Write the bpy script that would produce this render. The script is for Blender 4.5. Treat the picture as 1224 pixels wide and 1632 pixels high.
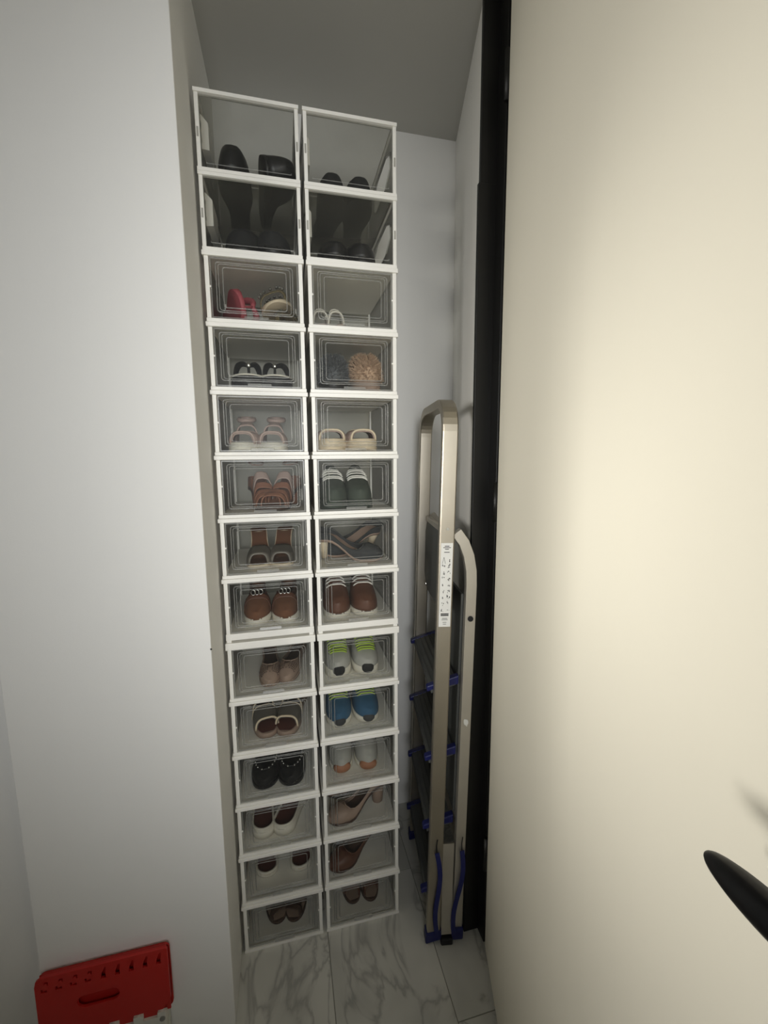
import bpy, bmesh, math, random
from mathutils import Vector, Matrix
R = math.radians
random.seed(7)
for o in list(bpy.data.objects): bpy.data.objects.remove(o)
scene = bpy.context.scene
col = scene.collection

# ------------------------------------------------------------------ camera
F_PX, PITCH, ROLL, YAW = 665.3, R(7.579), R(-0.443), R(13.266)
cam_d = bpy.data.cameras.new('camera')
cam = bpy.data.objects.new('camera', cam_d); col.objects.link(cam)
cam_d.sensor_fit = 'VERTICAL'; cam_d.sensor_height = 32.0
cam_d.lens = F_PX / 1632 * 32.0
cam_d.clip_start = 0.01
cam.matrix_world = (Matrix.Translation((0.1666, -1.0914, 1.4167)) @ Matrix.Rotation(-YAW, 4, 'Z')
                    @ Matrix.Rotation(R(90) - PITCH, 4, 'X') @ Matrix.Rotation(ROLL, 4, 'Z'))
scene.camera = cam

# ------------------------------------------------------------------ world, lights, exposure
world = bpy.data.worlds.new('world'); scene.world = world; world.use_nodes = True
world.node_tree.nodes['Background'].inputs[0].default_value = (0.75, 0.85, 1.0, 1)
world.node_tree.nodes['Background'].inputs[1].default_value = 0.05
def area(name, loc, aim, sx, sy, power, color, spread=180):
    d = bpy.data.lights.new(name, 'AREA'); d.shape = 'RECTANGLE'; d.size = sx; d.size_y = sy
    d.energy = power; d.color = color; d.spread = R(spread)
    o = bpy.data.objects.new(name, d); col.objects.link(o); o.location = loc
    o.rotation_euler = (Vector(aim) - Vector(loc)).to_track_quat('-Z', 'Y').to_euler()
    return o
area('side_room_lamp', (-2.40, -1.40, 2.32), (0.50, -0.70, 1.33), 0.20, 0.22, 0.58, (1.0, 0.97, 0.90), 18)
area('side_room_window', (-2.55, -2.00, 1.50), (0.60, -0.10, 1.42), 1.10, 0.60, 6.1, (1.0, 0.97, 0.91), 40)
area('window_daylight_rear', (0.20, -2.66, 1.58), (0.62, 0.2, 1.42), 1.0, 0.8, 7.3, (0.96, 0.98, 1.0), 64)  # fill light added behind the camera; no daylight source known there
scene.cycles.transparent_max_bounces = 48
scene.cycles.max_bounces = 12
scene.cycles.diffuse_bounces = 6
vs = scene.view_settings
vs.view_transform = 'Standard'; vs.look = 'None'; vs.gamma = 1.0; vs.use_curve_mapping = False
vs.exposure = 0.0

# ------------------------------------------------------------------ materials
def lin(h):
    c = [int(h[i:i+2], 16) / 255 for i in (0, 2, 4)]
    return tuple(x / 12.92 if x <= .04045 else ((x + .055) / 1.055) ** 2.4 for x in c) + (1,)
MATS = {}
def mat(name, hexc, rough=.6, metal=0., noise=.06, scale=40., bump=0., bscale=200., spec=.5, sheen=0., coat=0.):
    if name in MATS: return MATS[name]
    m = bpy.data.materials.new(name); m.use_nodes = True; MATS[name] = m
    nt = m.node_tree; b = nt.nodes['Principled BSDF']
    c = lin(hexc)
    b.inputs['Roughness'].default_value = rough; b.inputs['Metallic'].default_value = metal
    b.inputs['Specular IOR Level'].default_value = spec
    if sheen: b.inputs['Sheen Weight'].default_value = sheen
    if coat: b.inputs['Coat Weight'].default_value = coat
    tc = nt.nodes.new('ShaderNodeTexCoord')
    n = nt.nodes.new('ShaderNodeTexNoise'); n.inputs['Scale'].default_value = scale; n.inputs['Detail'].default_value = 4
    nt.links.new(tc.outputs['Object'], n.inputs['Vector'])
    mx = nt.nodes.new('ShaderNodeMixRGB')
    mx.inputs[1].default_value = tuple(x * (1 - noise) for x in c[:3]) + (1,)
    mx.inputs[2].default_value = tuple(min(1, x * (1 + noise)) for x in c[:3]) + (1,)
    nt.links.new(n.outputs['Fac'], mx.inputs[0]); nt.links.new(mx.outputs[0], b.inputs['Base Color'])
    if bump:
        n2 = nt.nodes.new('ShaderNodeTexNoise'); n2.inputs['Scale'].default_value = bscale; n2.inputs['Detail'].default_value = 3
        nt.links.new(tc.outputs['Object'], n2.inputs['Vector'])
        bp = nt.nodes.new('ShaderNodeBump'); bp.inputs['Strength'].default_value = bump; bp.inputs['Distance'].default_value = .002
        nt.links.new(n2.outputs['Fac'], bp.inputs['Height']); nt.links.new(bp.outputs[0], b.inputs['Normal'])
    return m
def clear(name, tint, diff, gloss, rough, dcol='d8d8d4'):
    """clear plastic: light passes, a little of it is scattered and mirrored"""
    if name in MATS: return MATS[name]
    m = bpy.data.materials.new(name); m.use_nodes = True; MATS[name] = m
    nt = m.node_tree; nt.nodes.clear()
    out = nt.nodes.new('ShaderNodeOutputMaterial')
    t = nt.nodes.new('ShaderNodeBsdfTransparent'); t.inputs[0].default_value = (tint, tint, tint * .985, 1)
    d = nt.nodes.new('ShaderNodeBsdfDiffuse'); d.inputs[0].default_value = lin(dcol)
    g = nt.nodes.new('ShaderNodeBsdfGlossy'); g.inputs[0].default_value = (.9, .9, .9, 1); g.inputs['Roughness'].default_value = rough
    n = nt.nodes.new('ShaderNodeTexNoise'); n.inputs['Scale'].default_value = 9
    mr = nt.nodes.new('ShaderNodeMapRange'); mr.inputs[3].default_value = diff * .7; mr.inputs[4].default_value = diff * 1.3
    tc = nt.nodes.new('ShaderNodeTexCoord'); nt.links.new(tc.outputs['Object'], n.inputs['Vector'])
    nt.links.new(n.outputs['Fac'], mr.inputs[0])
    m1 = nt.nodes.new('ShaderNodeMixShader'); nt.links.new(mr.outputs[0], m1.inputs[0])
    nt.links.new(t.outputs[0], m1.inputs[1]); nt.links.new(d.outputs[0], m1.inputs[2])
    lw = nt.nodes.new('ShaderNodeFresnel'); lw.inputs['IOR'].default_value = 1.0 + gloss
    m2 = nt.nodes.new('ShaderNodeMixShader'); nt.links.new(lw.outputs[0], m2.inputs[0])
    nt.links.new(m1.outputs[0], m2.inputs[1]); nt.links.new(g.outputs[0], m2.inputs[2])
    nt.links.new(m2.outputs[0], out.inputs[0])
    return m

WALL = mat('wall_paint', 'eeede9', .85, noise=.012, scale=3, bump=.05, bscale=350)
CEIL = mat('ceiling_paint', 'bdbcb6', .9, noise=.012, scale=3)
DOORW = mat('door_white_lacquer', 'ebe6d6', .55, noise=.012, scale=4, bump=.03, bscale=120)
BLACKF = mat('black_lacquer', '0b0b0a', .45, noise=.1)
HANDLE = mat('handle_black', '050506', .36, noise=.02, spec=.2)
BOXW = mat('box_white_plastic', 'f1efe8', .45, noise=.015)
CLEAR = clear('door_clear_plastic', .965, .012, .09, .22)
CLEARS = clear('side_clear_plastic', .84, .035, .09, .3, 'b9b8b2')
CLEARL = clear('lid_hazy_plastic', .88, .15, .09, .3, 'b9b8b2')
RIDGE = clear('ridge_clear_plastic', .92, .16, .3, .2, 'e4e4e0')
ALU = mat('brushed_aluminium', 'b9b2a4', .42, 1., noise=.10, scale=14)
ALU2 = mat('dull_aluminium', 'c8c3b8', .5, .85, noise=.08, scale=14)
TREAD = mat('tread_dark_aluminium', '5a5c5a', .55, .3, noise=.12, scale=25)
BLUE = mat('blue_plastic', '141b58', .45, noise=.05)
RUBBER = mat('black_rubber', '0d0d12', .6)
HALLD = mat('hall_dark_wood', '8f877c', .7, noise=.10, scale=6)  # unseen hall walls, grey picked to limit bounced light
GROUT = mat('grout', '8d8d84', .9)

def marble():
    m = bpy.data.materials.new('marble_tile'); m.use_nodes = True
    nt = m.node_tree; b = nt.nodes['Principled BSDF']; b.inputs['Roughness'].default_value = .38
    tc = nt.nodes.new('ShaderNodeTexCoord'); oi = nt.nodes.new('ShaderNodeObjectInfo')
    ad = nt.nodes.new('ShaderNodeVectorMath'); ad.operation = 'MULTIPLY_ADD'
    ad.inputs[1].default_value = (1, .62, 1)
    nt.links.new(tc.outputs['Object'], ad.inputs[0])
    cb = nt.nodes.new('ShaderNodeCombineXYZ'); ml = nt.nodes.new('ShaderNodeMath'); ml.operation = 'MULTIPLY'; ml.inputs[1].default_value = 40
    nt.links.new(oi.outputs['Random'], ml.inputs[0])
    for i in range(3): nt.links.new(ml.outputs[0], cb.inputs[i])
    nt.links.new(cb.outputs[0], ad.inputs[2])
    def noise(s, det, dist):
        n = nt.nodes.new('ShaderNodeTexNoise'); n.inputs['Scale'].default_value = s; n.inputs['Detail'].default_value = det
        n.inputs['Distortion'].default_value = dist; nt.links.new(ad.outputs[0], n.inputs['Vector']); return n
    v = noise(5.5, 5, 1.3)
    r1 = nt.nodes.new('ShaderNodeValToRGB'); e = r1.color_ramp.elements
    e[0].position = .455; e[0].color = (1, 1, 1, 1); e[1].position = .545; e[1].color = (1, 1, 1, 1)
    k = e.new(.495); k.color = (.58, .58, .59, 1); k = e.new(.475); k.color = (.86, .86, .86, 1); k = e.new(.52); k.color = (.9, .9, .9, 1)
    nt.links.new(v.outputs['Fac'], r1.inputs[0])
    c = noise(3.2, 3, .6)
    r2 = nt.nodes.new('ShaderNodeValToRGB'); e = r2.color_ramp.elements
    e[0].position = .34; e[0].color = lin('b4b4ae'); e[1].position = .66; e[1].color = lin('dcdbd4')
    nt.links.new(c.outputs['Fac'], r2.inputs[0])
    mx = nt.nodes.new('ShaderNodeMixRGB'); mx.blend_type = 'MULTIPLY'; mx.inputs[0].default_value = .85
    nt.links.new(r2.outputs[0], mx.inputs[1]); nt.links.new(r1.outputs[0], mx.inputs[2])
    nt.links.new(mx.outputs[0], b.inputs['Base Color'])
    return m
MARBLE = marble()

# ------------------------------------------------------------------ mesh helpers
class MB:
    def __init__(s): s.v = []; s.f = []
    def add(s, vs, fs):
        b = len(s.v); s.v += [tuple(p) for p in vs]; s.f += [tuple(i + b for i in f) for f in fs]; return s
    def box(s, x0, x1, y0, y1, z0, z1):
        return s.add([(x0,y0,z0),(x1,y0,z0),(x1,y1,z0),(x0,y1,z0),(x0,y0,z1),(x1,y0,z1),(x1,y1,z1),(x0,y1,z1)],
                     [(3,2,1,0),(4,5,6,7),(0,1,5,4),(1,2,6,5),(2,3,7,6),(3,0,4,7)])
    def prism(s, pts, z0, z1):
        """pts: xy outline, extruded in z"""
        n = len(pts)
        return s.add([(x,y,z0) for x,y in pts] + [(x,y,z1) for x,y in pts],
                     [tuple(range(n-1,-1,-1)), tuple(range(n,2*n))] + [(i,(i+1)%n,n+(i+1)%n,n+i) for i in range(n)])
    def prism_x(s, pts, x0, x1):
        n = len(pts)
        return s.add([(x0,y,z) for y,z in pts] + [(x1,y,z) for y,z in pts],
                     [tuple(range(n-1,-1,-1)), tuple(range(n,2*n))] + [(i,(i+1)%n,n+(i+1)%n,n+i) for i in range(n)])
    def tube(s, pts, r, n=6, closed=False, caps=True):
        P = [Vector(p) for p in pts]; m = len(P); vs = []; ref = None
        for i in range(m):
            if closed: t = P[(i+1)%m] - P[i-1]
            else: t = P[min(i+1,m-1)] - P[max(i-1,0)]
            t = t.normalized() if t.length > 1e-9 else Vector((0,0,1))
            if ref is None:
                ref = t.orthogonal().normalized()
            ref = (ref - t * ref.dot(t)); ref = ref.normalized() if ref.length > 1e-6 else t.orthogonal().normalized()
            bi = t.cross(ref); rr = r[i] if isinstance(r, (list, tuple)) else r
            for k in range(n):
                a = 2*math.pi*k/n; vs.append(P[i] + ref*math.cos(a)*rr + bi*math.sin(a)*rr)
        fs = []
        for i in range(m if closed else m-1):
            j = (i+1) % m
            for k in range(n): fs.append((i*n+k, i*n+(k+1)%n, j*n+(k+1)%n, j*n+k))
        if not closed and caps: fs += [tuple(range(n-1,-1,-1)), tuple(range((m-1)*n, m*n))]
        return s.add(vs, fs)
    def sweep(s, pts, sec, side):
        """sweep a section (a along 'side', b along normal in path plane)"""
        P = [Vector(p) for p in pts]; m = len(P); n = len(sec); side = Vector(side); vs = []
        for i in range(m):
            t = (P[min(i+1,m-1)] - P[max(i-1,0)]).normalized(); nn = t.cross(side).normalized()
            for a, b in sec: vs.append(P[i] + side*a + nn*b)
        fs = [tuple(range(n-1,-1,-1)), tuple(range((m-1)*n, m*n))]
        for i in range(m-1):
            for k in range(n): fs.append((i*n+k, i*n+(k+1)%n, (i+1)*n+(k+1)%n, (i+1)*n+k))
        return s.add(vs, fs)
    def ball(s, c, rx, ry, rz, nu=12, nv=8):
        vs = [(c[0], c[1], c[2]-rz)]
        for i in range(1, nv):
            p = math.pi*i/nv - math.pi/2
            for k in range(nu):
                a = 2*math.pi*k/nu; vs.append((c[0]+rx*math.cos(p)*math.cos(a), c[1]+ry*math.cos(p)*math.sin(a), c[2]+rz*math.sin(p)))
        vs.append((c[0], c[1], c[2]+rz)); fs = []
        for k in range(nu): fs.append((0, 1+(k+1)%nu, 1+k))
        for i in range(nv-2):
            for k in range(nu): a=1+i*nu; fs.append((a+k, a+(k+1)%nu, a+nu+(k+1)%nu, a+nu+k))
        a = 1+(nv-2)*nu
        for k in range(nu): fs.append((a+k, a+(k+1)%nu, len(vs)-1))
        return s.add(vs, fs)
    def mesh(s, name, m, smooth=False, bevel=0.):
        me = bpy.data.meshes.new(name); me.from_pydata(s.v, [], s.f)
        bm = bmesh.new(); bm.from_mesh(me); bmesh.ops.recalc_face_normals(bm, faces=bm.faces)
        if bevel: bmesh.ops.bevel(bm, geom=[e for e in bm.edges if e.calc_face_angle(0) > .6], offset=bevel, segments=2, affect='EDGES', profile=.5)
        bm.to_mesh(me); bm.free()
        if smooth:
            for p in me.polygons: p.use_smooth = True
        me.materials.append(m); return me
    def build(s, name, m, parent=None, smooth=False, bevel=0., loc=None):
        return link(name, s.mesh(name, m, smooth, bevel), parent, loc)
def link(name, me, parent=None, loc=None):
    o = bpy.data.objects.new(name, me); col.objects.link(o)
    if parent: o.parent = parent
    if loc: o.location = loc
    return o
def empty(name, loc, rot=(0,0,0), label=None, cat=None, group=None):
    o = bpy.data.objects.new(name, None); col.objects.link(o); o.location = loc; o.rotation_euler = rot
    o.empty_display_size = .05
    tag(o, label, cat, group); return o
def tag(o, label=None, cat=None, group=None, kind=None):
    if label: o['label'] = label
    if cat: o['category'] = cat
    if group: o['group'] = group
    if kind: o['kind'] = kind
    return o
def struct(name, mb, m, label, cat, **k):
    return tag(mb.build(name, m, **k), label, cat, None, 'structure')
def plate_mesh(name, outer, holes, thick, m, bevel=0.):
    """flat plate (xy outline with holes), extruded +-thick/2 in z; real holes"""
    cu = bpy.data.curves.new(name, 'CURVE'); cu.dimensions = '2D'; cu.fill_mode = 'BOTH'; cu.extrude = thick/2; cu.bevel_depth = bevel
    for pts in [outer] + holes:
        sp = cu.splines.new('POLY'); sp.points.add(len(pts)-1); sp.use_cyclic_u = True
        for p, q in zip(sp.points, pts): p.co = (q[0], q[1], 0, 1)
    o = bpy.data.objects.new('tmp', cu); col.objects.link(o)
    dg = bpy.context.evaluated_depsgraph_get()
    me = bpy.data.meshes.new_from_object(o.evaluated_get(dg)); me.name = name
    bpy.data.objects.remove(o); bpy.data.curves.remove(cu)
    me.materials.clear(); me.materials.append(m); return me
def rrect(x0, x1, y0, y1, r, n=4):
    out = []
    for cx, cy, a0 in ((x1-r,y1-r,0),(x0+r,y1-r,90),(x0+r,y0+r,180),(x1-r,y0+r,270)):
        for k in range(n+1):
            a = R(a0 + 90*k/n); out.append((cx+r*math.cos(a), cy+r*math.sin(a)))
    return out
def interp(tab, t):
    if t <= tab[0][0]: return tab[0][1]
    for (a, va), (b, vb) in zip(tab, tab[1:]):
        if t <= b:
            u = (t-a)/(b-a); u = u*u*(3-2*u); return va + (vb-va)*u
    return tab[-1][1]

# ------------------------------------------------------------------ the setting
H_CEIL = 2.49
XL, YP, YB = -0.006, -0.155, 0.40          # niche left wall, pier front, niche back wall
# floor: grout bed + marble tiles
fl = struct('floor', MB().box(-2.8, 1.2, -2.8, .6, -.06, -.0015), GROUT, 'grey and white veined marble tiled floor', 'floor')
tile_me = MB().box(-.1488, .1488, -.2988, .2988, -.02, 0).mesh('tile', MARBLE, bevel=.0008)
for i, xc in enumerate([-.21 - .3*3, -.21 - .3*2, -.51, -.21, .09, .39, .69, .99]):
    off = {4: -.20, 5: -.17, 6: .019}.get(i, {0: .135, 1: .33}[i % 2])
    for j in range(-4, 2):
        y = off + .6*j
        if -1.9 < y < .75:
            link('tile', tile_me, fl, (xc, y, 0))
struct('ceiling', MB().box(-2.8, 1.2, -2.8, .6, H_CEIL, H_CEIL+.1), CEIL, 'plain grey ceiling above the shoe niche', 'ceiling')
struct('wall_left', MB().box(-.402, XL, YP, .55, 0, H_CEIL), WALL, 'smooth white pier left of the shoe boxes', 'wall', bevel=.002)
struct('wall_back', MB().box(XL, 1.0, YB, YB+.1, 0, H_CEIL), WALL, 'white back wall behind the stacked shoe boxes', 'wall')
struct('wall_right', MB().prism([(.654,-.088),(.783,YB),(1.0,YB),(.90,-.02),(.74,-.088)], 0, H_CEIL), WALL, 'slanted white side wall behind the ladder', 'wall')
struct('wall_hall_back', MB().box(-.96, -.402, -.130, .02, 0, H_CEIL), WALL, 'white wall set back at the far left edge', 'wall')
struct('wall_hall_right', MB().box(.78, 1.1, -.13, -.09, 0, H_CEIL), WALL, 'white hall wall behind the open door', 'wall')
struct('wall_corridor', MB().box(1.0, 1.1, -2.65, -.13, 0, H_CEIL), HALLD, 'grey wood clad corridor wall behind the open door', 'wall')
# side room with its light (left of the camera) and rear wall with an opening added for fill light
def wall_fill_window(name, axis, c, u0, u1, w0, w1, z0, z1, label, n, wm=WALL):
    """wall in plane axis=c between u0..u1 with a window w0..w1 x z0..z1; frame and mullion as window_n"""
    mb = MB(); fr = MB(); t = .06
    def b(m, a0, a1, za, zb, d0=-.15, d1=.0):
        if axis == 'x': m.box(c+d0, c+d1, a0, a1, za, zb)
        else: m.box(a0, a1, c+d0, c+d1, za, zb)
    b(mb, u0, w0, 0, H_CEIL); b(mb, w1, u1, 0, H_CEIL); b(mb, w0, w1, 0, z0); b(mb, w0, w1, z1, H_CEIL)
    struct(name, mb, wm, label, 'wall')
    b(fr, w0, w0+.05, z0, z1); b(fr, w1-.05, w1, z0, z1); b(fr, w0, w1, z0, z0+.05); b(fr, w0, w1, z1-.05, z1)
    struct('window_%d' % n, fr, BOXW, 'white window frame letting daylight in', 'window')  # unseen frame, added to surround the rear fill light
struct('wall_hall_left', MB().box(-1.05, -.95, -.97, .12, 0, H_CEIL), WALL, 'white hall wall beyond the left edge', 'wall')
struct('wall_room_left', MB().box(-2.8, -2.7, -2.65, .12, 0, H_CEIL), WALL, 'white wall of the side room', 'wall')
struct('wall_room_back', MB().box(-2.7, -1.05, .02, .12, 0, H_CEIL), WALL, 'white back wall of the side room', 'wall')
wall_fill_window('wall_rear', 'y', -2.62, -2.7, 1.1, -.34, .74, 1.13, 2.03, 'grey wood clad wall with the rear window', 1, HALLD)

# black door frame (right of the niche)
fr = empty('trim_1', (.637, -.096, 0), label='black lacquered door frame post beside the ladder', cat='door frame'); fr['kind'] = 'structure'
MB().box(.004, .075, 0, .010, 0, H_CEIL).build('frame_post', BLACKF, fr, bevel=.0015)
MB().box(0, .07, -.0015, .009, 0, 2.055).build('frame_lining', BLACKF, fr, bevel=.001)
MB().box(.044, .12, -.040, .001, 0, H_CEIL).build('door_stop', BLACKF, fr, bevel=.002)

# open white door with black lever
HX, HY = .6805, -.1454
D = Vector((-.2825, -.9593, 0)); N = Vector((-.9593, .2825, 0))
ang = math.atan2(D.y, D.x)
door = empty('door_1', (HX, HY, 0), (0, 0, ang), 'open white door with a black lever handle, right of the niche', 'door'); door['kind'] = 'structure'
# local x = along the leaf from hinge, local y = +N is -y? (rotate: local y = (-sin, cos))
ly = Vector((-math.sin(ang), math.cos(ang), 0)); SG = 1 if ly.dot(N) > 0 else -1
MB().box(.003, .95, min(0, -SG*.042), max(0, -SG*.042), .008, 2.455).build('leaf', DOORW, door, bevel=.0015)
hd = MB(); pts = []; rad = []
for k in range(25):
    u = (k/24)**1.7
    pts.append((.836 + .100*u, SG*(.058 - .010*u), 1.1945 + .016*u))
    rad.append(.0092*math.sqrt(max(0.0, 1-(1-min(1, u/.42))**2)) + .0003)
hd.tube(pts, rad, 16)
handle = hd.build('handle', HANDLE, door, smooth=True)
MB().tube([(.930, SG*.05, 1.209), (.938, SG*.04, 1.209), (.940, SG*.0, 1.209)], .010, 12).build('neck', HANDLE, handle, smooth=True)
MB().tube([(.940, SG*.0, 1.209), (.940, SG*.008, 1.209)], .026, 20).build('rose', HANDLE, handle)
for z in (.25, 1.25, 2.2):
    MB().tube([(-.002, SG*.004, z), (-.002, SG*.004, z+.1)], .006, 10).build('hinge', BLACKF, door, smooth=True)

tag(MB().tube([(XL-.001, YP+.001, .999), (XL+.0005, YP-.0015, .999)], .0018, 8).build('wall_nail', RUBBER), 'tiny dark nail head in the edge of the white pier', 'nail')

# ------------------------------------------------------------------ shoe boxes
BH, BH2, BW, BG, GAP, BD = .1554, .1656, .2300, .0047, .0232, .33
def row_z(k):
    if k >= 9: return (14-k)*BH
    if k >= 3: return 6*BH + GAP + (8-k)*BH
    return 12*BH + GAP + (2-k)*BH2
def col_x(c): return 0 if c == 'L' else BW + BG
_cache = {}
def cached(key, fn):
    if key not in _cache: _cache[key] = fn()
    return _cache[key]
def ring_frame(x0, x1, z0, z1, r, tr, y=0.):
    pts = [(x, y, z) for x, z in rrect(x0, x1, z0, z1, r, 4)]
    return MB().tube(pts, tr, 5, closed=True)
def small_box(row, c, label):
    o = empty('shoe_box', (col_x(c), 0, row_z(row)), (0, 0, 0), label, 'shoe box', 'stacked clear shoe boxes')
    lt = .019 if row == 9 else .0105           # lid lip height
    bl = .0085                                 # base lip height
    H = BH + (.0085 if row == 9 else 0) - .0004
    P = lambda n, key, fn, loc=None, par=None: link(n, cached(key, fn), par or o, loc)
    P('lid', 'lid%g' % lt, lambda: MB().box(0, BW, -.004, BD, -lt, 0).mesh('lid', BOXW, bevel=.0015), (0, 0, H))
    b0 = -.0085 if row == 8 else 0.
    P('base', 'base%g' % b0, lambda: MB().box(.0025, BW-.0025, -.001, BD-.002, b0, bl).mesh('base', BOXW, bevel=.001))
    if row == 8:
        for x in (.004, BW-.016):
            for y in (.0, BD-.03): P('foot', 'foot', lambda: MB().box(0, .012, 0, .024, 0, .0072).mesh('foot', BOXW, bevel=.001), (x, y, -.0148))
    z0, z1 = bl, H-lt
    for x in (.004, BW-.004-.0095):
        P('post', 'post%g' % (z1-z0), lambda: MB().box(0, .0095, 0, .012, 0, z1-z0).mesh('post', BOXW, bevel=.001), (x, 0, z0))
        P('post', 'postb%g' % (z1-z0), lambda: MB().box(0, .0095, 0, .010, 0, z1-z0).mesh('post', BOXW, bevel=.001), (x, BD-.013, z0))
    for x in (.0065, BW-.0085):
        P('side_panel', 'side%g' % (z1-z0), lambda: MB().box(0, .002, .012, BD-.013, 0, z1-z0).mesh('side_panel', CLEARS), (x, 0, z0))
    P('back_panel', 'back%g' % (z1-z0), lambda: MB().box(.0135, BW-.0135, 0, .002, 0, z1-z0).mesh('back_panel', CLEARS), (0, BD-.008, z0))
    xa, xb = .0150, BW-.0150; h = z1-z0-.003
    d = P('front_door', 'door%g' % h, lambda: MB().box(xa, xb, 0, .0022, 0, h).mesh('front_door', CLEAR, bevel=.0006), (0, .004, z0+.0015))
    P('rim', 'rim%g' % h, lambda: MB().add(*frame_bars(xa, xb, 0, h, .0028, -.0012, .0012)).mesh('rim', RIDGE), par=d)
    for q, (ins, tr) in enumerate(((.013, .0012), (.0185, .0010), (.028, .0011))):
        P('ridge', 'ridge%d%g' % (q, h), lambda: ring_frame(xa+ins, xb-ins, ins*.72+.004, h-ins*.72, .006, tr, -.0006).mesh('ridge', RIDGE, smooth=True), par=d)
    P('latch', 'latch', lambda: MB().prism_x([(-.004,0),(.0005,0),(.0005,.008),(-.002,.006)], -.028, .028).mesh('latch', RIDGE, bevel=.0008), (BW/2, 0, .001), d)
    for x in (xa-.0005, xb+.0005):
        P('pivot', 'pivot', lambda: MB().ball((0, 0, 0), .0022, .0022, .0026, 8, 6).mesh('pivot', BOXW, smooth=True), (x, -.001, h*.52), d)
    return o
def frame_bars(x0, x1, z0, z1, w, y0, y1):
    m = MB(); m.box(x0, x1, y0, y1, z0, z0+w); m.box(x0, x1, y0, y1, z1-w, z1); m.box(x0, x0+w, y0, y1, z0+w, z1-w); m.box(x1-w, x1, y0, y1, z0+w, z1-w)
    return m.v, m.f
def lid_bars():
    m = MB(); a, b = .002, BW-.002
    m.box(a, b, -.002, .010, -.0075, 0); m.box(a, b, BD-.010, BD, -.0075, 0); m.box(a, a+.010, .010, BD-.010, -.0075, 0); m.box(b-.010, b, .010, BD-.010, -.0075, 0)
    return m.v, m.f
HEX = [(.046,.086),(.100,.064),(.205,.064),(.250,.086),(.250,.118),(.205,.140),(.100,.140),(.046,.118)]
def large_box(row, c, label):
    o = empty('shoe_box', (col_x(c), 0, row_z(row)), (0, 0, 0), label, 'shoe box', 'stacked clear shoe boxes')
    H = BH2 - .0004
    P = lambda n, key, fn, loc=None, par=None: link(n, cached(key, fn), par or o, loc)
    ld = P('lid', 'Llid', lambda: MB().add(*lid_bars()).mesh('lid', BOXW), (0, 0, H))
    P('lid_panel', 'Llidp', lambda: MB().box(.012, BW-.012, .010, BD-.010, -.005, -.003).mesh('lid_panel', CLEARL), par=ld)
    if row == 2: P('base', 'Lbase', lambda: MB().box(.002, BW-.002, -.001, BD, 0, .0085).mesh('base', BOXW, bevel=.001))
    else:
        bs = P('base', 'Lbase1', lambda: MB().add(*lid_bars()).mesh('base', BOXW), (0, 0, .0075))
        P('base_panel', 'Lbasep', lambda: MB().box(.012, BW-.012, .010, BD-.010, -.001, .001).mesh('base_panel', CLEARL), par=bs)
    z0, z1 = .0085, H-.0075
    for x in (.003, BW-.003-.0085):
        p = P('post', 'Lpost', lambda: MB().box(0, .0085, 0, .010, 0, z1-z0+.002).mesh('post', BOXW, bevel=.001), (x, 0, z0-.002))
        P('clip', 'Lclip', lambda: MB().box(.0022, .0063, -.0012, .003, 0, .020).mesh('clip', mat('clip_grey', 'a9a79f', .5), bevel=.0005), (0, 0, .062), p)
        P('post', 'Lpostb', lambda: MB().box(0, .0085, 0, .010, 0, z1-z0+.002).mesh('post', BOXW, bevel=.001), (x, BD-.011, z0-.002))
    rot = Matrix(((0,0,1,0),(1,0,0,0),(0,1,0,0),(0,0,0,1)))
    def side(): 
        me = plate_mesh('side_panel', [(.010,0),(BD-.011,0),(BD-.011,z1-z0),(.010,z1-z0)], [HEX], .002, CLEARS); me.transform(rot); return me
    def rim():
        big = [((x-.148)*1.05+.148, (z-.102)*1.10+.102) for x, z in HEX]
        me = plate_mesh('grip_rim', big, [HEX], .005, RIDGE); me.transform(rot); return me
    def grip():
        sg = gs; v = []
        for x, y, za, zb in ((-.001, .048, .066, .142), (.0150, .066, .076, .134), (.0150, .150, .076, .134), (-.001, .195, .066, .142)): v += [(sg*x, y, za), (sg*x, y, zb)]
        return MB().add(v, [(0,1,3,2),(2,3,5,4),(4,5,7,6),(0,2,4,6),(1,7,5,3),(0,6,7,1)]).mesh('grip', BOXW)
    for x in (.0065, BW-.0065):
        s = P('side_panel', 'Lside', side, (x, 0, z0))
        P('grip_rim', 'Lrim', rim, par=s)
        gs = 1 if x < .1 else -1
        if gs > 0: P('grip', 'Lgrip%d' % gs, grip, par=s)
    P('back_panel', 'Lback', lambda: MB().box(.0115, BW-.0115, 0, .002, 0, z1-z0).mesh('back_panel', CLEARS), (0, BD-.008, z0))
    d = P('front_panel', 'Lfront', lambda: MB().box(.0118, BW-.0118, 0, .002, 0, z1-z0).mesh('front_panel', CLEAR), (0, .004, z0))
    P('lip', 'Llip', lambda: MB().tube([(.022, -.001, .013), (.022, -.001, .010), (BW-.022, -.001, .010), (BW-.022, -.001, .013)], .0009, 5).mesh('lip', RIDGE), par=d)
    return o

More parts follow.
